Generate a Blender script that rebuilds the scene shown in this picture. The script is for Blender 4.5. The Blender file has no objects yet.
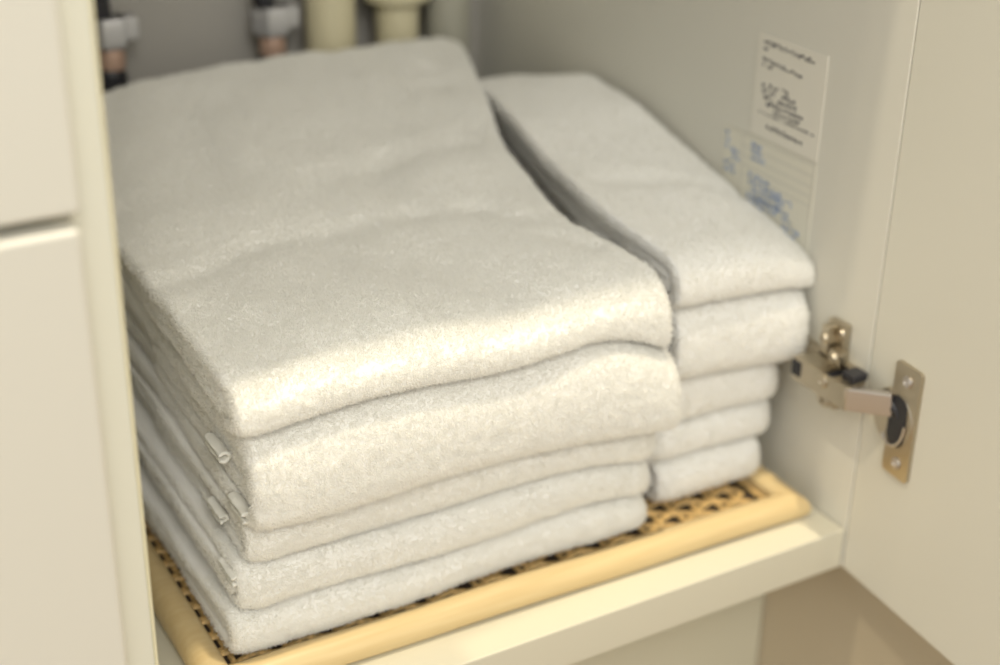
import bpy, bmesh, math, random
import numpy as np
from mathutils import Vector, Matrix
C = bpy.context.scene.collection
PI = math.pi
random.seed(5)

# ------------------------------------------------------------------ helpers
def link(o, parent=None):
    C.objects.link(o)
    if parent: o.parent = parent
    return o

def thing(name, label, cat, loc=(0, 0, 0), group=None):
    o = bpy.data.objects.new(name, None)
    o.empty_display_size = .02
    C.objects.link(o)
    o.location = loc
    o['label'] = label; o['category'] = cat
    if group: o['group'] = group
    return o

def obj(name, bm, mat, parent=None, smooth=True, label=None):
    me = bpy.data.meshes.new(name)
    bmesh.ops.recalc_face_normals(bm, faces=bm.faces[:])
    bm.to_mesh(me); bm.free()
    me.materials.append(mat)
    if smooth:
        me.polygons.foreach_set('use_smooth', [True] * len(me.polygons))
        try: me.set_sharp_from_angle(angle=math.radians(38))
        except Exception: pass
    o = bpy.data.objects.new(name, me)
    link(o, parent)
    if smooth:
        wn = o.modifiers.new('weighted_normal', 'WEIGHTED_NORMAL'); wn.keep_sharp = True; wn.weight = 80
    if parent is not None and parent.type == 'EMPTY' and tuple(parent.location) != (0, 0, 0):
        o.matrix_parent_inverse = Matrix.Translation(-Vector(parent.location))
    if label: o['label'] = label
    return o

def add_box(bm, x0, x1, y0, y1, z0, z1, bev=0.0, seg=2, M=None):
    t = bmesh.new()
    bmesh.ops.create_cube(t, size=1)
    for v in t.verts:
        v.co = Vector(((x0 + x1) / 2 + v.co.x * (x1 - x0), (y0 + y1) / 2 + v.co.y * (y1 - y0), (z0 + z1) / 2 + v.co.z * (z1 - z0)))
    if bev > 0:
        bmesh.ops.bevel(t, geom=t.edges[:] + t.verts[:], offset=bev, segments=seg, profile=.5, affect='EDGES')
    merge(bm, t, M)

def merge(bm, t, M=None):
    if M is not None: bmesh.ops.transform(t, matrix=M, verts=t.verts[:])
    me = bpy.data.meshes.new('tmp'); t.to_mesh(me); t.free()
    bm.from_mesh(me); bpy.data.meshes.remove(me)

def box(*a, **k):
    bm = bmesh.new(); add_box(bm, *a, **k); return bm

def add_lathe(bm, prof, M=None, seg=32):
    """prof: list of (radius, height) turned about local z"""
    t = bmesh.new(); rings = []
    for r, h in prof:
        if r < 1e-6: rings.append([t.verts.new((0, 0, h))])
        else: rings.append([t.verts.new((r * math.cos(2 * PI * i / seg), r * math.sin(2 * PI * i / seg), h)) for i in range(seg)])
    for a, b in zip(rings, rings[1:]):
        for i in range(seg):
            j = (i + 1) % seg
            if len(a) == 1 and len(b) == 1: continue
            if len(a) == 1: t.faces.new((a[0], b[j], b[i]))
            elif len(b) == 1: t.faces.new((a[i], a[j], b[0]))
            else: t.faces.new((a[i], a[j], b[j], b[i]))
    merge(bm, t, M)

def add_tube(bm, pts, r, seg=20, caps=True):
    pts = [Vector(p) for p in pts]; t = bmesh.new(); rings = []
    up = None
    for i, p in enumerate(pts):
        d = (pts[min(i + 1, len(pts) - 1)] - pts[max(i - 1, 0)]).normalized()
        if up is None: up = d.orthogonal().normalized()
        up = (up - d * up.dot(d)).normalized(); s = d.cross(up)
        rr = r[i] if isinstance(r, (list, tuple)) else r
        rings.append([t.verts.new(p + rr * (math.cos(2 * PI * k / seg) * up + math.sin(2 * PI * k / seg) * s)) for k in range(seg)])
    for a, b in zip(rings, rings[1:]):
        for k in range(seg): t.faces.new((a[k], a[(k + 1) % seg], b[(k + 1) % seg], b[k]))
    if caps: t.faces.new(rings[0][::-1]); t.faces.new(rings[-1])
    merge(bm, t)

# ------------------------------------------------------------------ noise in numpy
def _hash(ix, iy, iz, seed):
    h = (ix.astype(np.int64) * 374761393 + iy.astype(np.int64) * 668265263 + iz.astype(np.int64) * 2147483647 + seed * 974711) & 0xFFFFFFFF
    h = ((h ^ (h >> 13)) * 1274126177) & 0xFFFFFFFF
    h = ((h ^ (h >> 16)) * 2246822519) & 0xFFFFFFFF
    return ((h ^ (h >> 15)) & 0xFFFF) / 32767.5 - 1.0

def noise(x, y, z=None, seed=0):
    x = np.asarray(x, float); y = np.asarray(y, float) + 0 * x
    z = np.zeros_like(x) if z is None else np.asarray(z, float) + 0 * x
    x = x + 0 * y
    x0, y0, z0 = np.floor(x), np.floor(y), np.floor(z)
    fx, fy, fz = x - x0, y - y0, z - z0
    s = lambda t: t * t * (3 - 2 * t)
    fx, fy, fz = s(fx), s(fy), s(fz)
    r = 0
    for a in (0, 1):
        for b in (0, 1):
            for c in (0, 1):
                w = (fx if a else 1 - fx) * (fy if b else 1 - fy) * (fz if c else 1 - fz)
                r = r + w * _hash(x0 + a, y0 + b, z0 + c, seed)
    return r

# ------------------------------------------------------------------ materials
def mat(name, col, rough=.5, metal=0.0, bump=0.0, bscale=200, var=0.0, sheen=0.0, spec=None, coat=0.0):
    m = bpy.data.materials.new(name); m.use_nodes = True
    nt = m.node_tree; b = nt.nodes['Principled BSDF']
    b.inputs['Base Color'].default_value = (*col, 1)
    b.inputs['Roughness'].default_value = rough; b.inputs['Metallic'].default_value = metal
    if spec is not None: b.inputs['Specular IOR Level'].default_value = spec
    if coat: b.inputs['Coat Weight'].default_value = coat; b.inputs['Coat Roughness'].default_value = .15
    if sheen:
        b.inputs['Sheen Weight'].default_value = sheen; b.inputs['Sheen Roughness'].default_value = .5
    tc = nt.nodes.new('ShaderNodeTexCoord')
    n = nt.nodes.new('ShaderNodeTexNoise'); n.inputs['Scale'].default_value = bscale; n.inputs['Detail'].default_value = 3
    nt.links.new(tc.outputs['Object'], n.inputs['Vector'])
    if bump:
        bp = nt.nodes.new('ShaderNodeBump'); bp.inputs['Strength'].default_value = bump; bp.inputs['Distance'].default_value = .001
        nt.links.new(n.outputs['Fac'], bp.inputs['Height']); nt.links.new(bp.outputs['Normal'], b.inputs['Normal'])
    if var:
        r = nt.nodes.new('ShaderNodeValToRGB')
        r.color_ramp.elements[0].position = .3; r.color_ramp.elements[1].position = .7
        r.color_ramp.elements[0].color = (*[c * (1 - var) for c in col], 1); r.color_ramp.elements[1].color = (*[min(1, c * (1 + var)) for c in col], 1)
        nt.links.new(n.outputs['Fac'], r.inputs['Fac']); nt.links.new(r.outputs['Color'], b.inputs['Base Color'])
    return m

def wood_mat(name, c1, c2, rough, axis_scale=(6, 90, 90)):
    m = mat(name, c1, rough)
    nt = m.node_tree; b = nt.nodes['Principled BSDF']
    tc = nt.nodes.new('ShaderNodeTexCoord'); mp = nt.nodes.new('ShaderNodeMapping')
    mp.inputs['Scale'].default_value = axis_scale
    n = nt.nodes.new('ShaderNodeTexNoise'); n.inputs['Scale'].default_value = 3; n.inputs['Detail'].default_value = 4
    r = nt.nodes.new('ShaderNodeValToRGB'); r.color_ramp.elements[0].color = (*c1, 1); r.color_ramp.elements[1].color = (*c2, 1)
    r.color_ramp.elements[0].position = .3; r.color_ramp.elements[1].position = .7
    nt.links.new(tc.outputs['Object'], mp.inputs['Vector']); nt.links.new(mp.outputs['Vector'], n.inputs['Vector'])
    nt.links.new(n.outputs['Fac'], r.inputs['Fac']); nt.links.new(r.outputs['Color'], b.inputs['Base Color'])
    return m

M_TOWEL = mat('terry_cotton', (.92, .913, .88), 1.0, bump=.5, bscale=1500, sheen=.2, spec=.1)
M_PILE = mat('cotton_loops', (.97, .963, .925), 1.0, spec=.0)
_nt = M_PILE.node_tree; _tr = _nt.nodes.new('ShaderNodeBsdfTranslucent'); _tr.inputs['Color'].default_value = (.97, .963, .925, 1)
_mx = _nt.nodes.new('ShaderNodeMixShader'); _mx.inputs['Fac'].default_value = .35
_out = [n for n in _nt.nodes if n.type == 'OUTPUT_MATERIAL'][0]
_nt.links.new(_nt.nodes['Principled BSDF'].outputs[0], _mx.inputs[1]); _nt.links.new(_tr.outputs[0], _mx.inputs[2]); _nt.links.new(_mx.outputs[0], _out.inputs['Surface'])
M_HEM = mat('woven_hem', (.84, .83, .77), .9, bump=.3, bscale=2500, sheen=.2, spec=.1)
M_WHITE = mat('white_lacquer', (.68, .668, .60), .38, bump=.02, bscale=60)
M_DOOR = mat('white_door_laminate', (.72, .705, .62), .45, bump=.02, bscale=60)
M_PANEL = mat('white_melamine', (.69, .675, .60), .5, bump=.02, bscale=80)
M_SHELF = mat('cream_shelf_laminate', (.66, .63, .51), .42, bump=.02, bscale=80)
M_BACK = mat('grey_back_board', (.37, .355, .325), .65)
M_EDGE = mat('yellowed_edge_strip', (.76, .72, .52), .45)
M_STRIP = mat('pale_panel_edge', (.74, .74, .65), .45)
M_KICK = mat('pale_plinth', (.62, .60, .47), .5)
M_WALL = mat('brown_gloss_panel', (.55, .48, .355), .2, bump=.01, bscale=20)
M_FLOOR = wood_mat('brown_floor', (.30, .22, .14), (.38, .28, .18), .4)
M_COUNTER = mat('white_counter', (.75, .74, .70), .3)
M_RIM = wood_mat('bamboo_rim', (.64, .48, .24), (.70, .55, .30), .38)
M_WEAVE = mat('golden_cane', (.60, .41, .17), .5, bump=.2, bscale=400, var=.4)
M_DARK = mat('dark_brown_board', (.045, .03, .02), .7)
M_NICKEL = mat('nickel', (.52, .465, .37), .33, metal=1.0)
M_STEEL = mat('brushed_steel', (.60, .57, .55), .35, metal=1.0)
M_BLACK = mat('black_plastic', (.02, .02, .025), .45)
M_GREYM = mat('satin_grey_metal', (.55, .55, .56), .4, metal=.5)
M_COPPER = mat('copper', (.50, .34, .26), .45, metal=.3)
M_PVC = mat('cream_pvc', (.62, .57, .39), .35)
M_GREYP = mat('grey_plastic', (.40, .39, .32), .4)
M_PAPER = mat('white_sticker_paper', (.76, .735, .65), .5)
M_PAPER2 = mat('clear_sticker_film', (.73, .71, .61), .45)
M_INK = mat('dark_grey_ink', (.10, .10, .12), .6)
M_INKB = mat('blue_ink', (.30, .40, .62), .6)
M_LINE = mat('faint_grey_ink', (.58, .57, .52), .6)

# ------------------------------------------------------------------ setting
def struct(name, bm, m):
    o = obj(name, bm, m, smooth=False); o['kind'] = 'structure'; return o
FZ = -.30
struct('floor', box(-2.2, .04, -1.6, .6, FZ - .03, FZ), M_FLOOR)
struct('wall_right', box(.0205, .06, -1.2, .6, FZ, 1.3), M_WALL)

# ------------------------------------------------------------------ sink cabinet
W = -.3740           # inner face of the divider beside the drawers
YB = .40             # back board
TOP = .60
cab = thing('sink_cabinet', 'pale cream under-sink cabinet with open door holding towel stacks', 'cabinet', (-.19, .2, FZ))
obj('side_panel', box(.0, .018, 0, .44, -.0245, TOP, bev=.0006), M_PANEL, cab)
obj('side_panel', box(W - .0155, W - .0008, 0, .44, -.0245, TOP, bev=.001), M_STRIP, cab)
obj('edge_strip', box(W - .0014, W, -.0006, .0200, -.0245, TOP, bev=.0004), M_EDGE, cab, label='yellowish edge strip down the divider')
obj('shelf', box(W + .0004, -.0006, 0, YB, -.0240, 0, bev=.0012), M_SHELF, cab)
obj('back_panel', box(W, 0, YB, YB + .012, -.0245, TOP), M_BACK, cab, label='grey board at the back')
obj('plinth', box(-.90, .0195, .0775, .098, FZ, -.0255), M_KICK, cab)
DOOR_A = math.radians(-95.6)
MD = Matrix.Translation((.0006, -.0002, 0)) @ Matrix.Rotation(DOOR_A, 4, 'Z')   # local +x runs out along the open door, local +y is its back
door = obj('door', box(0, .37, 0, .018, -.0242, TOP, bev=.0009, M=MD), M_DOOR, cab)
# hinge
hinge = bpy.data.objects.new('hinge', None); hinge.empty_display_size = .02
link(hinge, cab); hinge.matrix_parent_inverse = Matrix.Translation(-Vector(cab.location)); hinge['label'] = 'shiny nickel concealed door hinge'
HZ = .0862
# plate and cup on the door (door frame: x along, -y out of the inner face)
def rounded_plate(x0, x1, z0, z1, y0, y1, r, n=8):
    t = bmesh.new(); lo = []; hi = []
    for cx, cz, a0 in ((x1 - r, z1 - r, 0), (x0 + r, z1 - r, PI / 2), (x0 + r, z0 + r, PI), (x1 - r, z0 + r, 1.5 * PI)):
        for k in range(n + 1):
            a = a0 + PI / 2 * k / n
            lo.append(t.verts.new((cx + r * math.cos(a), y0, cz + r * math.sin(a)))); hi.append(t.verts.new((cx + r * math.cos(a), y1, cz + r * math.sin(a))))
    t.faces.new(lo); t.faces.new(hi[::-1])
    for i in range(len(lo)): j = (i + 1) % len(lo); t.faces.new((lo[i], hi[i], hi[j], lo[j]))
    bmesh.ops.recalc_face_normals(t, faces=t.faces[:])
    return t
Yax = Matrix.Rotation(PI / 2, 4, 'X')            # lathe axis z -> -y
bm = bmesh.new(); merge(bm, rounded_plate(.0218, .0408, .0510, .1120, -.0022, 0, .0022), MD)
obj('cup_plate', bm, M_NICKEL, hinge)
bm = bmesh.new()
add_lathe(bm, [(.0150, 0), (.0156, .0006), (.0156, .0018), (.0148, .0026), (.0130, .0027), (0, .0016)], MD @ Matrix.Translation((.0250, 0, .0805)) @ Yax, 40)
obj('hinge_cup', bm, M_NICKEL, hinge)
bm = bmesh.new()
merge(bm, rounded_plate(.0225, .0350, .0670, .0945, -.0031, -.0024, .0058), MD)  # flat black plate, its colour stands in for shade inside the cup
obj('cup_recess_shade', bm, M_BLACK, hinge, label='black plate standing for the shade in the cup hollow')
bm = bmesh.new()
ring = [(.0258 + .0094 * math.cos(2 * PI * i / 36), -.0032, .0808 + .0143 * math.sin(2 * PI * i / 36)) for i in range(23, 37)]
add_tube(bm, [MD @ Vector(p) for p in ring], .0007, 8)
obj('cup_rim', bm, M_STEEL, hinge)
for zz in (.1040, .0585):
    bm = bmesh.new(); MM = MD @ Matrix.Translation((.0318, -.0021, zz)) @ Yax
    add_lathe(bm, [(.0032, 0), (.0032, .0007), (.0025, .0013), (.0012, .0013), (.0009, .0006), (0, .0006)], MM, 20)
    obj('screw', bm, M_STEEL, hinge)
# mounting plate, arm and links on the side panel
bm = bmesh.new()
add_box(bm, -.0045, -.0002, .004, .050, HZ - .008, HZ + .008, bev=.001)
add_box(bm, -.0050, -.0002, .0140, .0275, HZ + .004, HZ + .0280, bev=.0012)
add_box(bm, -.0060, -.0002, .0140, .0280, HZ - .020, HZ - .005, bev=.0012)
add_box(bm, -.0110, -.004, .0190, .0250, HZ + .012, HZ + .0270, bev=.0010)
add_box(bm, -.0120, -.005, .0085, .0170, HZ + .009, HZ + .0165, bev=.0010)
obj('mounting_plate', bm, M_NICKEL, hinge)
for xx, yy, zz, q in ((-.0106, .0220, HZ + .0200, .7), (-.0048, .0162, HZ + .0235, .7), (-.0116, .0128, HZ + .0130, .7), (-.0058, .0210, HZ - .0165, 1.0)):
    bm = bmesh.new(); MM = Matrix.Translation((xx, yy, zz)) @ Matrix.Rotation(-PI / 2, 4, 'Y') @ Matrix.Diagonal((q, q, q, 1))
    add_lathe(bm, [(.0038, 0), (.0038, .0014), (.0030, .0026), (.0016, .0026), (.0012, .0012), (0, .0012)], MM, 20)
    obj('screw', bm, M_NICKEL, hinge)
bm = bmesh.new()
add_box(bm, -.0190, -.0176, -.0065, .0340, HZ - .0068, HZ + .0064, bev=.0006)
add_box(bm, -.0186, -.0060, -.0065, .0340, HZ - .0068, HZ - .0054, bev=.0005)
add_box(bm, -.0186, -.0060, -.0065, .0060, HZ + .0050, HZ + .0064, bev=.0005)
add_box(bm, -.0186, -.0060, 0.0120, .0340, HZ + .0050, HZ + .0064, bev=.0005)
obj('hinge_arm', bm, M_NICKEL, hinge)
bm = bmesh.new(); add_box(bm, -.0165, -.0045, -.0020, .0330, HZ - .0052, HZ + .0046, bev=.001)
add_box(bm, -.0140, -.0040, -.0050, .0040, HZ + .0060, HZ + .0105, bev=.001)
add_box(bm, -.0196, -.0150, .0275, .0350, HZ - .0040, HZ + .0050, bev=.001)
obj('spring_block', bm, M_BLACK, hinge, label='dark block inside the arm')
bm = bmesh.new(); MM = Matrix.Translation((-.0189, .0115, HZ + .002)) @ Matrix.Rotation(-PI / 2, 4, 'Y')
add_lathe(bm, [(.0036, 0), (.0036, .0008), (.0030, .0014), (.0014, .0014), (.0010, .0005), (0, .0005)], MM, 20)
obj('screw', bm, M_NICKEL, hinge)
A_, B_ = Vector((-.0170, -.0035, HZ - .0002)), Vector((-.0040, -.0235, HZ + .0022)); dv = (B_ - A_)
ang = math.atan2(dv.y, dv.x)
MM = Matrix.Translation(A_) @ Matrix.Rotation(ang, 4, 'Z') @ Matrix.Rotation(-math.asin(dv.z / dv.length), 4, 'Y')
bm = bmesh.new(); add_box(bm, 0, dv.length, -.0030, .0020, -.0066, .0058, bev=.0010, M=MM)
obj('link_arm', bm, M_STEEL, hinge)
bm = bmesh.new()
add_tube(bm, [(-.0040, -.0225, HZ + .001), (-.0030, -.0265, HZ - .001), (-.0026, -.0285, HZ - .004)], .0032, 12)
obj('link_pin', bm, M_BLACK, hinge, label='dark link entering the cup')

# stickers on the stickered side panel: local s runs from the back to the front, printing is in real millimetre strokes
def glyphs(bm, y0, y1, z0, z1, h, seed, x=-.00075, dens=1.0):
    rnd = random.Random(seed); L = y0 - y1; s = 0; adv = h * 1.02
    while s + h * .8 < L:
        if rnd.random() < dens:
            f = s / L; yc = y0 - s; zc = z0 + (z1 - z0) * f
            for _ in range(rnd.choice((2, 3, 3))):       # strokes
                w = h * .16
                if rnd.random() < .55:
                    zz = zc + rnd.uniform(-.42, .38) * h
                    add_box(bm, x, x + .0002, yc - h * .85, yc - h * rnd.uniform(0, .25), zz, zz + w * 1.5)
                else:
                    yy = yc - h * rnd.uniform(.05, .75)
                    add_box(bm, x, x + .0002, yy - w * 1.4, yy, zc - h * .45, zc + h * rnd.uniform(.1, .45))
        s += adv
def sticker(label, mat_, y0, y1, z0, z1):
    o = obj('sticker', box(-.00055, -.00005, y1, y0, z0, z1), mat_, cab, smooth=False, label=label)
    return o
s1 = sticker('white sticker with black print', M_PAPER, .1062, .0535, .1885, .2430)
bm = bmesh.new()
glyphs(bm, .1022, .0605, .2385, .2375, .0026, 1)
glyphs(bm, .1022, .0960, .2352, .2352, .0022, 2)
glyphs(bm, .1018, .0700, .2296, .2278, .0022, 3)
glyphs(bm, .1018, .0930, .2268, .2262, .0020, 4, dens=.8)
for k, (ya, yb_) in enumerate(((.1005, .079), (.1000, .074), (.0985, .070), (.0960, .0665), (.0900, .068))):
    glyphs(bm, ya, yb_, .2165 - k * .0031, .2168 - k * .0031, .0026, 10 + k, dens=.92)
glyphs(bm, .1030, .0575, .2018, .2012, .0014, 20, dens=.75)
glyphs(bm, .0945, .0655, .1953, .1946, .0026, 21)
obj('printing', bm, M_INK, s1, smooth=False).matrix_parent_inverse = Matrix.Translation(-Vector(cab.location)) if False else Matrix.Identity(4)
s2 = sticker('pale sticker with blue print and ruled lines', M_PAPER2, .1275, .0530, .1150, .1872)
bm = bmesh.new()
for k, (ya, yb_, z, h) in enumerate(((.1265, .1215, .1835, .0036), (.1262, .1215, .1795, .0034), (.1260, .1220, .1752, .0030),
        (.1210, .1135, .1750, .0032), (.1195, .1120, .1712, .0032), (.1262, .1165, .1668, .0032), (.1255, .1160, .1628, .0032),
        (.1052, .0940, .1828, .0032), (.1045, .0925, .1790, .0032), (.1035, .0910, .1755, .0028),
        (.1050, .0840, .1655, .0030), (.1045, .0760, .1618, .0030), (.1045, .0720, .1582, .0030), (.0980, .0690, .1545, .0030),
        (.0880, .0660, .1600, .0032), (.0850, .0660, .1510, .0030), (.0780, .0600, .1470, .0030), (.0720, .0590, .1430, .0030), (.0690, .0590, .1390, .0030),
        (.1045, .0760, .1545, .0030), (.1045, .0860, .1508, .0030))):
    glyphs(bm, ya, yb_, z, z - .0004, h, 40 + k, dens=.95)
obj('printing', bm, M_INKB, s2, smooth=False, label='blue printing')
bm = bmesh.new()
for z in (.1858, .1800, .1742, .1690, .1640): add_box(bm, -.0007, -.0005, .0545, .1120 if z < .185 else .126, z, z + .0004)
add_box(bm, -.0007, -.0005, .0545, .0549, .116, .1862); add_box(bm, -.0007, -.0005, .1110, .1114, .125, .1862)
obj('ruled_lines', bm, M_LINE, s2, smooth=False)

# ------------------------------------------------------------------ drawer cabinet beside it
dcab = thing('drawer_cabinet', 'white drawer cabinet with two flat handleless fronts beside the towels', 'cabinet', (-.63, .2, FZ))
obj('carcass', box(-.90, W - .0162, 0.001, .44, -.0245, TOP, bev=.001), M_WHITE, dcab)
obj('drawer', box(-.88, -.3902, -.0205, -.0005, .2596, .420, bev=.0022, seg=3), M_WHITE, dcab)
obj('drawer', box(-.88, -.3912, -.0215, -.0005, -.0200, .2552, bev=.0026, seg=3), M_WHITE, dcab)

ct = obj('countertop', box(-.93, .020, -.0020, .46, TOP + .001, TOP + .041, bev=.003), M_COUNTER)
ct['label'] = 'pale countertop covering both cabinets'; ct['category'] = 'countertop'

# ------------------------------------------------------------------ plumbing at the back
def stop_valve(x, z, label):
    t = thing('stop_valve', label, 'valve', (x, .386, z - .045), group='stop valves on the back board')
    def at(bm_, nm, m, lab=None):
        o = obj(nm, bm_, m, t, label=lab); return o
    y = .378
    bm = bmesh.new(); add_lathe(bm, [(0, 0), (.0085, 0), (.0095, .004), (.0095, .026), (.0075, .030), (0, .030)], Matrix.Translation((x - .001, y, z - .052)), 24)
    at(bm, 'base_sleeve', M_BLACK, 'black sleeve')
    bm = bmesh.new(); add_lathe(bm, [(0, 0), (.0075, 0), (.0082, .002), (.0082, .010), (.0066, .013), (0, .013)], Matrix.Translation((x, y, z - .0225)), 24)
    at(bm, 'copper_nut', M_COPPER, 'copper coloured nut')
    bm = bmesh.new(); add_lathe(bm, [(0, -.009), (.0105, -.009), (.0125, -.006), (.0125, .006), (.0105, .0085), (0, .0085)], Matrix.Translation((x, y, z)), 6)
    add_box(bm, x + .002, x + .0165, y - .007, y + .007, z - .0055, z + .0085, bev=.002)
    at(bm, 'valve_body', M_GREYM)
    bm = bmesh.new(); add_tube(bm, [(x - .004, y, z + .008), (x - .005, y, z + .022), (x - .006, y - .004, z + .06), (x - .003, y - .012, z + .12), (x + .01, y - .02, z + .24), (x + .02, y - .02, TOP - z + z - .002)], .0065, 16)
    at(bm, 'hose', M_BLACK, 'black hose')
    bm = bmesh.new(); add_tube(bm, [(x + .0005, y + .004, z), (x + .0005, .399, z)], .006, 14)
    at(bm, 'wall_stub', M_GREYM)
stop_valve(-.1575, .2035, 'grey stop valve with copper nut behind the middle of the wide stack')
stop_valve(-.2590, .2085, 'grey stop valve with copper nut half hidden behind the cabinet divider')

tr = thing('drain_trap', 'cream plastic drain pipework behind the wide towel stack', 'drain pipe', (-.075, .36, .002))
def arc(cx, y, cz, r, a0, a1, n=14): return [(cx + r * math.cos(a0 + (a1 - a0) * i / n), y, cz + r * math.sin(a0 + (a1 - a0) * i / n)) for i in range(n + 1)]
bm = bmesh.new(); add_tube(bm, [(-.0745, .372, TOP - .002), (-.0745, .372, .30), (-.0745, .372, .14)] , .0140, 28)
obj('inlet_pipe', bm, M_PVC, tr)
bm = bmesh.new(); add_lathe(bm, [(.0145, .0), (.0215, .0015), (.0240, .006), (.0240, .030), (.0220, .034), (.0145, .036)], Matrix.Translation((-.0745, .372, .2075)), 28)
obj('slip_nut', bm, M_PVC, tr)
bm = bmesh.new(); add_tube(bm, [(-.0745, .372, .141)] + arc(-.0970, .3735, .11, .0225, 0, -PI) + [(-.1195, .375, .141), (-.1195, .378, TOP - .002)], .0160, 28)
obj('trap_bend', bm, M_PVC, tr)
bm = bmesh.new(); add_tube(bm, [(-.0345, .378, TOP - .002), (-.0345, .378, .0015)], .0150, 28)
obj('overflow_pipe', bm, M_GREYP, tr, label='greyish plastic pipe')

# ------------------------------------------------------------------ woven tray
TA = math.radians(-1.1)
MT = Matrix.Translation((-.0100, .0172, .0002)) @ Matrix.Rotation(TA, 4, 'Z')     # local: x from -TW to 0, y from 0 to TD
TW, TD = .3365, .352
tray = thing('tray', 'shallow bamboo-rimmed tray with woven cane bottom under both towel stacks', 'tray', (-.178, .19, 0))
RW, RH = .0150, .0140
prof = [(.0030, .0004), (.0008, .0022), (.0000, .0055), (.0008, .0092), (.0032, .0122), (.0068, .0138), (.0108, .0134), (.0140, .0116), (.0150, .0098), (.0150, .0004)]
def rim_bar(x0, y0, x1, y1):
    """bar along one side, mitred at both ends; its outer face lies to the right of the walking direction"""
    t = bmesh.new(); d = Vector((x1 - x0, y1 - y0, 0)); L = d.length; d.normalize(); nrm = Vector((-d.y, d.x, 0)); rings = []
    ns = 24
    for i in range(ns + 1):
        f = i / ns; ring = []
        for a, h in prof:
            s = a + f * (L - 2 * a)
            ring.append(t.verts.new(Vector((x0, y0, 0)) + d * s + nrm * a + Vector((0, 0, h + .0003 * math.sin(f * 17)))))
        rings.append(ring)
    n = len(prof)
    for a, b in zip(rings, rings[1:]):
        for k in range(n): t.faces.new((a[k], b[k], b[(k + 1) % n], a[(k + 1) % n]))
    t.faces.new(rings[0]); t.faces.new(rings[-1][::-1])
    return t
for (a, b, c, d) in ((-TW, 0, 0, 0), (0, 0, 0, TD), (0, TD, -TW, TD), (-TW, TD, -TW, 0)):
    bm = bmesh.new(); merge(bm, rim_bar(a, b, c, d), MT); obj('rim', bm, M_RIM, tray)
obj('base_board', box(-TW + .013, -.013, .013, TD - .013, .0012, .0042, M=MT), M_DARK, tray, smooth=False, label='dark board under the weave')
bm = bmesh.new()
def ribbon(t, pts, w, th, along):
    prev = None
    for p in pts:
        p = Vector(p); o = Vector((0, w / 2, 0)) if along == 'x' else Vector((w / 2, 0, 0)); u = Vector((0, 0, th))
        ring = [t.verts.new(p - o), t.verts.new(p - o * .6 + u), t.verts.new(p + o * .6 + u), t.verts.new(p + o)]
        if prev:
            for k in range(4): t.faces.new((prev[k], ring[k], ring[(k + 1) % 4], prev[(k + 1) % 4]))
        prev = ring
px, py = .0125, .0066
t = bmesh.new()
nx = int((TW - .026) / px); ny = int((TD - .026) / py)
rw = random.Random(3)
for j in range(ny + 1):                          # strands that run along the front of the tray, over and under the ribs
    y = .0155 + j * py
    if y > TD - .015: break
    pts = []
    for i in range(nx * 6 + 1):
        x = -TW + .0135 + i * px / 6; ph = PI * (i / 6 + j)
        pts.append((x, y + .0016 * math.sin(ph + PI / 2) + rw.uniform(-.0001, .0001), .0052 + .0013 * math.sin(ph)))
    ribbon(t, pts, .0034, .0014, 'x')
for i in range(nx + 1):                          # ribs from front to back
    x = -TW + .0135 + (i + .5) * px
    if x > -.015: break
    ribbon(t, [(x, .0135 + k * py / 3, .0054) for k in range(int((TD - .027) / py * 3) + 1)], 0.0028, .0013, 'y')
merge(bm, t, MT)
obj('woven_cane', bm, M_WEAVE, tray, smooth=False)

# ------------------------------------------------------------------ towels
def tab(x, pts):
    xs = [p[0] for p in pts]; ys = [p[1] for p in pts]
    return np.interp(x, xs, ys)
def smooth_tab(pts, w):
    xs = np.linspace(pts[0][0] - .1, pts[-1][0] + .1, 600)
    ys = np.interp(xs, [p[0] for p in pts], [p[1] for p in pts])
    k = max(1, int(w / (xs[1] - xs[0]))); ker = np.hanning(2 * k + 3); ker /= ker.sum()
    ys = np.convolve(np.pad(ys, k + 1, mode='edge'), ker, mode='valid')
    return lambda x: np.interp(x, xs, ys)

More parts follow.
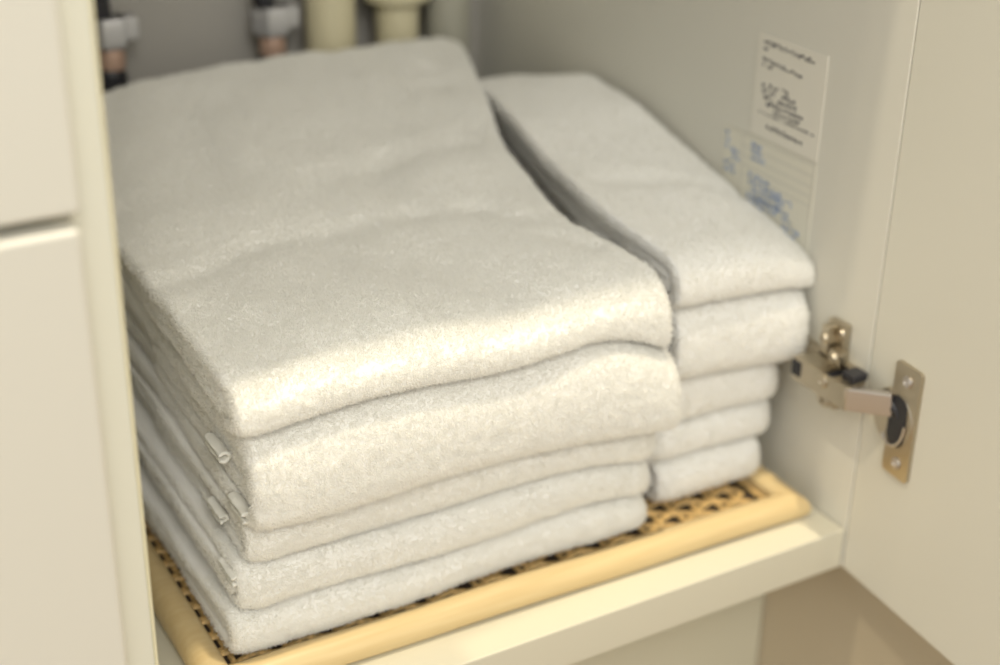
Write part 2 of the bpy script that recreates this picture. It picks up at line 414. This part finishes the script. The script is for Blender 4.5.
def grid_mesh(name, P, closed_u=True, mat_=None, parent=None, fuzz=0.0006, seed=0, cap=None):
    """P: (N rows, R ring, 3) -> closed tube of quads; cap: pairs of ring indices joined at both ends"""
    N, R, _ = P.shape
    idx = np.arange(N * R).reshape(N, R)
    a = idx[:-1]; b = idx[1:]
    q = np.stack([a, np.roll(a, -1, 1), np.roll(b, -1, 1), b], -1).reshape(-1, 4)
    qs = [q]
    M = R // 2
    i = np.arange(M - 1)
    for row, flip in ((0, False), (N - 1, True)):
        c = np.stack([idx[row, i], idx[row, R - 1 - i], idx[row, R - 2 - i], idx[row, i + 1]], -1)
        qs.append(c[:, ::-1] if flip else c)
    F = np.concatenate(qs)[:, ::-1]
    V = P.reshape(-1, 3)
    me = bpy.data.meshes.new(name)
    def build(V):
        me.clear_geometry()
        me.vertices.add(len(V)); me.vertices.foreach_set('co', V.astype(np.float32).ravel())
        me.loops.add(F.size); me.loops.foreach_set('vertex_index', F.astype(np.int32).ravel())
        me.polygons.add(len(F)); me.polygons.foreach_set('loop_start', np.arange(0, F.size, 4, dtype=np.int32))
        try: me.polygons.foreach_set('loop_total', np.full(len(F), 4, dtype=np.int32))
        except Exception: pass
        me.update(calc_edges=True)
    build(V)
    if fuzz > 0:
        nr = np.empty(len(V) * 3, np.float32); me.vertices.foreach_get('normal', nr); nr = nr.reshape(-1, 3)
        x, y, z = V.T
        d = .55 * noise(x * 620, y * 900, z * 900, seed) + .45 * noise(x * 1150, y * 1300, z * 1300, seed + 7) + .5 * noise(x * 170, y * 260, z * 260, seed + 3) + .45 * noise(x * 90, y * 520, z * 520, seed + 5)
        d = d * fuzz
        V = V + nr * d[:, None]
        build(V)
    me.polygons.foreach_set('use_smooth', [True] * len(me.polygons))
    me.materials.append(mat_)
    o = bpy.data.objects.new(name, me); link(o, parent)
    if parent is not None and parent.type == 'EMPTY':
        o.matrix_parent_inverse = Matrix.Translation(-Vector(parent.location))
    return o

def towel_sheet(name, par, lam0, lam1, xl, xr, yf, yb, zb, zt, r, pw, rng, dx, dy_top, dens_top, mat_, fuzz, seed, endr=.003, hang=.003, cround=.004):
    """one folded sheet: a U of cloth between the layer depths lam0 (outside) and lam1 (inside)"""
    nf = 44
    def us():
        bot = np.linspace(0, 1, 46 if not dens_top else 60)
        th = np.linspace(-PI / 2, PI / 2, nf)[1:-1]
        top = np.linspace(0, 1, dens_top if dens_top else 60)
        return bot, th, top
    bot, th, top = us()
    n = int((xr(.1) - xl(.1)) / dx)
    sx = np.linspace(0, 1, n); 
    # extra rows at both ends for the rounded selvedge
    e = (1 - np.cos(np.linspace(0, PI / 2, 7))) * .012
    sx = np.concatenate([e, np.linspace(.012, 1 - .012, n)[1:-1], 1 - e[::-1]])
    lmid, lh = (lam0 + lam1) / 2, (lam1 - lam0) / 2
    Wd = float(xr(.15) - xl(.15))
    d_end = np.minimum(sx, 1 - sx) * Wd
    er = min(endr, .012 * Wd)
    k_end = np.sqrt(np.clip(1 - (1 - np.clip(d_end / er, 0, 1)) ** 2, 0.02, 1))
    off_l = rng.uniform(-.0015, .0035); off_r = rng.uniform(-.0030, .0012)
    ybj = yb - rng.uniform(0, .006)
    def curve(lam):               # lam: array over rows -> (rows, M) y-offset from the fold centre line and v
        lam = lam[:, None]
        rr = r * (1 - lam) ** .8
        ex = 2 / 2.6
        yc_ = yf + r
        Yb_ = (yc_ + (ybj - yc_) * (1 - bot))[None, :] + 0 * lam
        vb = lam / 2 + 0 * Yb_
        s_, c_ = np.sin(th)[None, :], np.cos(th)[None, :]
        Yf_ = yc_ - rr * np.abs(c_) ** ex
        vf = .5 + (.5 - lam / 2) * np.sign(s_) * np.abs(s_) ** ex
        Yt_ = (yc_ + (ybj - yc_) * top)[None, :] + 0 * lam
        vt = 1 - lam / 2 + 0 * Yt_
        return np.concatenate([Yb_, Yf_, Yt_], 1), np.concatenate([vb, vf, vt], 1)
    yo, vo = curve(lmid - lh * k_end); yi, vi = curve(lmid + lh * k_end)
    Y = np.concatenate([yo, yi[:, ::-1]], 1); V = np.concatenate([vo, vi[:, ::-1]], 1)
    S = np.broadcast_to(sx[:, None], Y.shape)
    # front fold is fuller near its lower half
    near = np.clip(1 - (Y - yf) / (2.2 * r), 0, 1)
    V = V * (1 - near) + np.clip(V, 0, 1) ** pw * near
    L_, R_ = xl(Y), xr(Y)
    wob = .0016 * noise(Y * 22, 0 * Y + lam0 * 9, seed=seed + 11)
    X = L_ + S * (R_ - L_) + (off_l + wob) * (1 - S) ** 8 + (off_r + wob) * S ** 8
    # the fold line itself wanders a little
    Y2 = Y + .0022 * noise(X * 16, 0 * X + seed * 1.7, seed=seed) * np.clip(1 - (Y - yf) / .06, 0, 1)
    # corners of the fold are rounded when seen from above
    cd = np.minimum(X - L_, R_ - X); Y2 = Y2 + np.clip(1 - (Y - yf) / .03, 0, 1) * cround * np.clip(1 - cd / .012, 0, 1) ** 2
    X = X + hang * np.clip((Y - yf - .012) / .05, 0, 1) * (1 - S) ** 10 * (np.clip(1 - V * 1.35, 0, 1) - .25)          # the upper leaf hangs over the lower one at the drawer side
    X = X - .012 * S ** 6 * np.clip(1 - (ybj - Y) / .020, 0, 1) ** 2
    A, B = zb(X, Y2), zt(X, Y2)
    Z = A + V * (B - A)
    P = np.stack([X, Y2, Z], -1)
    return grid_mesh(name, P, mat_=mat_, parent=par, fuzz=fuzz, seed=seed)

def make_stack(group, labels, xl, xr, fronts, backs, iface, rs, pws, dx, fine, seed, fuzz, pile=None):
    out = []
    for k in range(len(labels)):
        rng = np.random.RandomState(seed * 100 + k)
        zb = (lambda X, Y, k=k: iface(k, X, Y) + .0006); zt = (lambda X, Y, k=k: iface(k + 1, X, Y) - .0006)
        xm = float(xl[k](.15) + xr[k](.15)) / 2
        t = thing('folded_towel', labels[k], 'towel', (xm, .2, float(zb(np.array([xm]), np.array([.2]))[0])), group=group)
        nl = 2
        for j in range(nl):
            l0, l1 = j / nl + (.03 if j else 0), (j + 1) / nl - .05
            dt = fine[k] if j == 0 else 40
            sh = towel_sheet('outer_fold' if j == 0 else 'inner_fold', t, l0, l1, xl[k], xr[k], fronts[k] , backs[k] - .004 * j, zb, zt, rs[k], pws[k], rng, dx if j == 0 else dx * 1.6, None, dt, M_TOWEL, fuzz, seed * 50 + k * 10 + j, endr=.0022, hang=.0120 if (k == 4 and j == 0) else .003, cround=.0020 if k >= 3 else .005)
            if pile:
                def keep(c, n, j=j):
                    outside = (n[:, 2] > .15) | (n[:, 1] < -.25) | (n[:, 0] < -.5) | (n[:, 0] > .5)
                    near = (c[:, 1] < .16) | (k == len(labels) - 1)
                    top = (k == len(labels) - 1) | (n[:, 2] < .6) | (c[:, 1] < .075)
                    side = (j == 0) | (n[:, 0] < -.4) | (n[:, 0] > .4)
                    zz0, zz1 = zb(c[:, 0], c[:, 1]), zt(c[:, 0], c[:, 1])
                    upper = (n[:, 2] < .6) | (c[:, 2] > zz1 - .3 * (zz1 - zz0))
                    return (outside & near & top & side & upper) * np.where(n[:, 0] < -.6, .35, 1.0)
                add_pile(t, sh, pile[0], pile[1], pile[2], seed * 70 + k * 5 + j, keep)
        out.append(t)
    return out


def add_pile(towel, sheet, density, length, radius, seed, keep):
    """short cotton loops standing on the outside of a folded sheet"""
    me = sheet.data; nv = len(me.vertices); nf = len(me.polygons)
    co = np.empty(nv * 3, np.float32); me.vertices.foreach_get('co', co); co = co.reshape(-1, 3)
    q = np.empty(nf * 4, np.int32); me.loops.foreach_get('vertex_index', q); q = q.reshape(-1, 4)
    n = np.empty(nf * 3, np.float32); me.polygons.foreach_get('normal', n); n = n.reshape(-1, 3)
    ar = np.empty(nf, np.float32); me.polygons.foreach_get('area', ar)
    c = co[q].mean(1)
    ar = ar * keep(c, n)
    rng = np.random.RandomState(seed); k = int(ar.sum() * 1e6 * density)
    fi = rng.choice(nf, k, p=ar / ar.sum())
    a, b = rng.rand(k, 1), rng.rand(k, 1)
    p = (co[q[fi, 0]] * (1 - a) + co[q[fi, 1]] * a) * (1 - b) + (co[q[fi, 3]] * (1 - a) + co[q[fi, 2]] * a) * b
    nn = n[fi]; tilt = rng.randn(k, 3) * .55
    L = length * (.55 + .6 * rng.rand(k, 1))
    d1 = nn + tilt; d1 /= np.linalg.norm(d1, axis=1, keepdims=True)
    d2 = d1 + rng.randn(k, 3) * .9; d2 /= np.linalg.norm(d2, axis=1, keepdims=True)
    p0 = p - nn * .0002; p1 = p0 + d1 * L * .55; p2 = p1 + d2 * L * .45
    hc = bpy.data.hair_curves.new('terry_pile')
    hc.add_curves([3] * k)
    P = np.stack([p0, p1, p2], 1).reshape(-1).astype(np.float32)
    hc.attributes['position'].data.foreach_set('vector', P) if 'position' in hc.attributes else hc.points.foreach_set('position', P)
    ra = hc.attributes.get('radius') or hc.attributes.new('radius', 'FLOAT', 'POINT')
    ra.data.foreach_set('value', np.tile(np.array([1, .95, .6], np.float32) * radius, k))
    hc.materials.append(M_PILE)
    o = bpy.data.objects.new('terry_pile', hc); link(o, towel)
    o.matrix_parent_inverse = Matrix.Translation(-Vector(towel.location)); o['kind'] = 'stuff'
    return o

# --- wide stack
zf = [.0112, .0345, .0580, .0800, .1290]        # seams at the front
top_w = smooth_tab([(.0, .150), (.035, .1525), (.07, .158), (.127, .1645), (.18, .1715), (.25, .181), (.33, .189), (.38, .190)], .02)
def seg_d(X, Y, a, b):
    ax, ay = a; bx, by = b; dx_, dy_ = bx - ax, by - ay; L2 = dx_ * dx_ + dy_ * dy_
    t = np.clip(((X - ax) * dx_ + (Y - ay) * dy_) / L2, 0, 1)
    return ((X - ax - t * dx_) * -dy_ + (Y - ay - t * dy_) * dx_) / math.sqrt(L2), np.hypot(X - ax - t * dx_, Y - ay - t * dy_), t
creases = [  # polyline on the top towel, depth, half width
    ([(-.336, .120), (-.322, .121), (-.304, .126), (-.264, .139), (-.233, .1405), (-.184, .1395), (-.153, .132), (-.130, .106)], .0022, .009),
    ([(-.208, .187), (-.170, .196), (-.131, .199), (-.100, .215)], .0022, .012),
    ([(-.131, .345), (-.104, .275), (-.1125, .200)], .0026, .014),
    ([(-.270, .20), (-.245, .305)], .0030, .022),
    ([(-.1330, .090), (-.120, .074)], .0030, .006)]
def iface_w(k, X, Y):
    b = np.clip((Y - .03) / .31, 0, 1.2)
    topz = top_w(Y)
    if k == 5:
        z = topz + 0 * X
        for pl, dep, w in creases:
            for a, c in zip(pl, pl[1:]):
                sd, dd, tt = seg_d(X, Y, a, c)
                z = z - dep * np.exp(-(dd / w) ** 2) * .85
        z = z + .0030 * noise(X * 22 + 3, Y * 16, seed=91) * (1 - np.clip((Y - .22) / .08, 0, 1)) + .0014 * noise(X * 55, Y * 34, seed=92)
        z = z - .006 * np.clip((X + .135) / .05, 0, 1) ** 2 * np.clip(1 - (Y - .03) / .16, 0, 1)
        z = z - .003 * np.clip((X + .12) / .06, 0, 1) * np.clip((Y - .25) / .06, 0, 1)
        z = z - .016 * np.clip((-.17 - X) / .15, 0, 1.2) ** 2.2 * np.clip((Y - .12) / .2, 0, 1)
        return z
    f = (zf[k] - zf[0]) / (.1525 - zf[0])
    z0 = .0104
    z = z0 + (zf[k] - zf[0]) * (1 - b) + f * (topz - z0) * b
    if k > 0:
        z = z + .0016 * noise(X * 17 + k * 3.1, Y * 14, seed=60 + k) + .0010 * np.sin(X * 48 + k * 1.9)
        z = z - (.0085 if k < 4 else .0150) * np.clip((X + .150) / .05, 0, 1) ** 1.6 * np.clip(1 - (Y - .03) / .2, 0, 1) * min(1, k / 1.5)
    else:
        z = z + .0026 * np.clip(noise(X * 20 + 1, 0 * X + .3, seed=77), 0, 1) * np.clip(1 - (Y - .03) / .05, 0, 1)
    return z
xl_w = [smooth_tab([(0, -.3215 + d), (.04, -.3215 + d), (.36, -.3200 + d)], .02) for d in (-.0075, -.0020, .0025, .0030, -.0005)]
xr_lo = lambda d: smooth_tab([(0, -.1005 + d), (.06, -.1020 + d), (.34, -.088 + d)], .02)
xr_w = [xr_lo(0), xr_lo(.001), xr_lo(.002), smooth_tab([(0, -.0945), (.05, -.0950), (.10, -.110), (.34, -.075)], .02),
        smooth_tab([(0, -.0985), (.045, -.0985), (.070, -.108), (.10, -.116), (.185, -.103), (.26, -.074), (.36, -.036)], .012)]
LW = ['bottom towel of the wide white stack, resting on the woven tray', 'fourth white towel from the top of the wide stack',
      'middle white towel of the wide stack, thin and shaded', 'second towel from the top of the wide stack, thick with a brightly lit front',
      'large white terry towel on top of the wide stack, creased top']
S1 = make_stack('white towels in the wide stack', LW, xl_w, xr_w, [.0372, .0385, .0380, .0258, .0302], [.345, .345, .342, .345, .352], iface_w,
                [.014, .013, .012, .022, .032], [1.15, 1.15, 1.1, 1.5, 1.8], .00085, [60, 60, 60, 60, 330], 1, .00055, pile=(4.6, .0020, .00011))
# --- narrow stack
zn = [.0112, .0360, .0545, .0855, .1275]
top_n = smooth_tab([(0, .151), (.05, .155), (.10, .162), (.15, .169), (.20, .1745), (.26, .176), (.30, .174)], .02)
def iface_n(k, X, Y):
    b = np.clip((Y - .05) / .22, 0, 1.2)
    if k == 5:
        z = top_n(Y) + .0022 * noise(X * 30 + 9, Y * 18, seed=15)
        sd, dd, tt = seg_d(X, Y, (-.075, .135), (-.005, .105)); z = z - .0022 * np.exp(-(dd / .007) ** 2)
        rp = np.clip((X + .065) / .055, 0, 1)
        z = z + .008 * rp * np.clip((Y - .13) / .07, 0, 1) - .013 * rp * np.clip((Y - .245) / .045, 0, 1) ** 1.3
        z = z - .015 * np.clip((X + .045) / .045, 0, 1) ** 2 * np.clip(1 - (Y - .05) / .2, .0, 1)
        return z
    f = (zn[k] - zn[0]) / (.150 - zn[0])
    z = .0104 + (zn[k] - zn[0]) * (1 - b) + f * (top_n(Y) - .0104) * b
    if k > 0:
        z = z + .0012 * noise(X * 24 + k * 2.3, Y * 15, seed=30 + k)
        z = z - .006 * np.clip((X + .06) / .06, 0, 1) ** 1.5 * (f + .3)
        if k == 2: z = z + .003

    return z
xl_n = [smooth_tab([(0, -.0870 + d), (.06, -.0870 + d), (.30, -.066 + d)], .02) for d in (-.001, -.001, .001, -.0010, .000)]
xl_n[4] = smooth_tab([(0, -.0925), (.05, -.0920), (.12, -.0950), (.20, -.082), (.30, -.060)], .02)
xr_n = [smooth_tab([(0, a), (.06, a), (.30, -.006)], .02) for a in (-.0160, -.0110, -.0085, -.0015, -.0005)]
LN = ['bottom towel of the narrow white stack, resting on the tray', 'fourth white towel from the top of the narrow stack',
      'thin middle towel of the narrow white stack', 'second towel from the top of the narrow stack, level with the hinge',
      'white towel on top of the narrow stack, beside the stickers']
S2 = make_stack('white towels in the narrow stack', LN, xl_n, xr_n, [.0510, .0510, .0520, .0420, .0415], [.300, .300, .298, .300, .302], iface_n,
                [.013, .012, .012, .018, .022], [1.1, 1.1, 1.1, 1.2, 1.3], .0014, [60, 60, 60, 60, 140], 2, .0005, pile=(1.8, .0021, .00016))

# curled hems that peep out between the layers at the drawer side
def hem(towel, y0, y1, x, z, rad, seed):
    n, m = 26, 18
    rng = np.random.RandomState(seed)
    ys = np.linspace(y0, y1, n); an = np.linspace(-.75 * PI, .80 * PI, m)
    ro, ri = rad, rad * .52
    ring = []
    rows = []
    for i, y in enumerate(ys):
        k = 1 + .05 * math.sin(i * .35 + seed)
        rise = (y - y0) * .06
        o_ = [(x + k * ro * 1.25 * math.cos(a) , y + .0006 * math.sin(3 * a + seed), z + rise + k * ro * math.sin(a)) for a in an]
        i_ = [(x + k * ri * 1.25 * math.cos(a), y, z + rise + k * ri * math.sin(a)) for a in an]
        rows.append(o_ + i_[::-1])
    ob = grid_mesh('hem', np.array(rows), mat_=M_HEM, parent=towel, fuzz=.00025, seed=seed)
    ob['label'] = 'curled hem at the folded corner'
hem(S1[3], .0560, .074, -.3205, .1062, .0027, 3)
hem(S1[2], .0640, .080, -.3200, .0700, .0022, 5)
hem(S1[3], .0375, .055, -.3180, .0850, .0031, 8)
hem(S1[1], .0440, .060, -.3230, .0500, .0028, 11)

# ------------------------------------------------------------------ light
w = bpy.data.worlds.new('room'); bpy.context.scene.world = w; w.use_nodes = True
bg = w.node_tree.nodes['Background']; bg.inputs['Color'].default_value = (1.0, .985, .935, 1); bg.inputs['Strength'].default_value = .76
def lamp(name, loc, target, power, col, size, cone):
    d = bpy.data.lights.new(name, 'SPOT'); d.energy = power; d.color = col; d.shadow_soft_size = size; d.spot_size = math.radians(cone); d.spot_blend = .4
    o = bpy.data.objects.new(name, d); C.objects.link(o); o.location = loc
    o.rotation_euler = (Vector(target) - Vector(loc)).to_track_quat('-Z', 'Y').to_euler()
    return o
lamp('ceiling_downlight', (-.08, -.156, 2.25), (-.2, .0, 0), 102, (1.0, .87, .64), .022, 60)
lamp('ceiling_downlight', (-1.10, -.078, 2.25), (-.2, .0, 0), 50, (1.0, .87, .64), .022, 60)
wd = bpy.data.lights.new('fill_light', 'AREA'); wd.energy = 22; wd.shape = 'DISK'; wd.size = 1.0; wd.color = (1, .97, .9)  # added soft fill, brightens the towel sides and fronts
wo = bpy.data.objects.new('fill_light', wd); C.objects.link(wo); wo.location = (-.75, -1.9, 1.7)
wo.rotation_euler = (Vector((-.2, .05, .1)) - wo.location).to_track_quat('-Z', 'Y').to_euler()

# ------------------------------------------------------------------ camera
f = 1552.5; yaw, pitch, roll = [math.radians(a) for a in (30.95, 26.15, 1.136)]
fw = Vector((math.sin(yaw) * math.cos(pitch), math.cos(yaw) * math.cos(pitch), -math.sin(pitch)))
r0 = Vector((math.cos(yaw), -math.sin(yaw), 0)); u0 = r0.cross(fw)
R = math.cos(roll) * r0 + math.sin(roll) * u0; U = -math.sin(roll) * r0 + math.cos(roll) * u0
cd = bpy.data.cameras.new('camera'); cam = bpy.data.objects.new('camera', cd); C.objects.link(cam)
loc = Vector((-.51644105, -.50044379, .45314971))
cam.matrix_world = Matrix(((R.x, U.x, -fw.x, loc.x), (R.y, U.y, -fw.y, loc.y), (R.z, U.z, -fw.z, loc.z), (0, 0, 0, 1)))
cd.sensor_width = 36; cd.lens = f * 36 / 1000; cd.clip_start = .02
cd.dof.use_dof = True; cd.dof.focus_distance = (Vector((-.29, .035, .105)) - loc).dot(fw); cd.dof.aperture_fstop = 3.8
sc = bpy.context.scene; sc.camera = cam
vs = sc.view_settings; vs.view_transform = 'Standard'; vs.look = 'None'; vs.exposure = .2; vs.gamma = 1; vs.use_curve_mapping = False
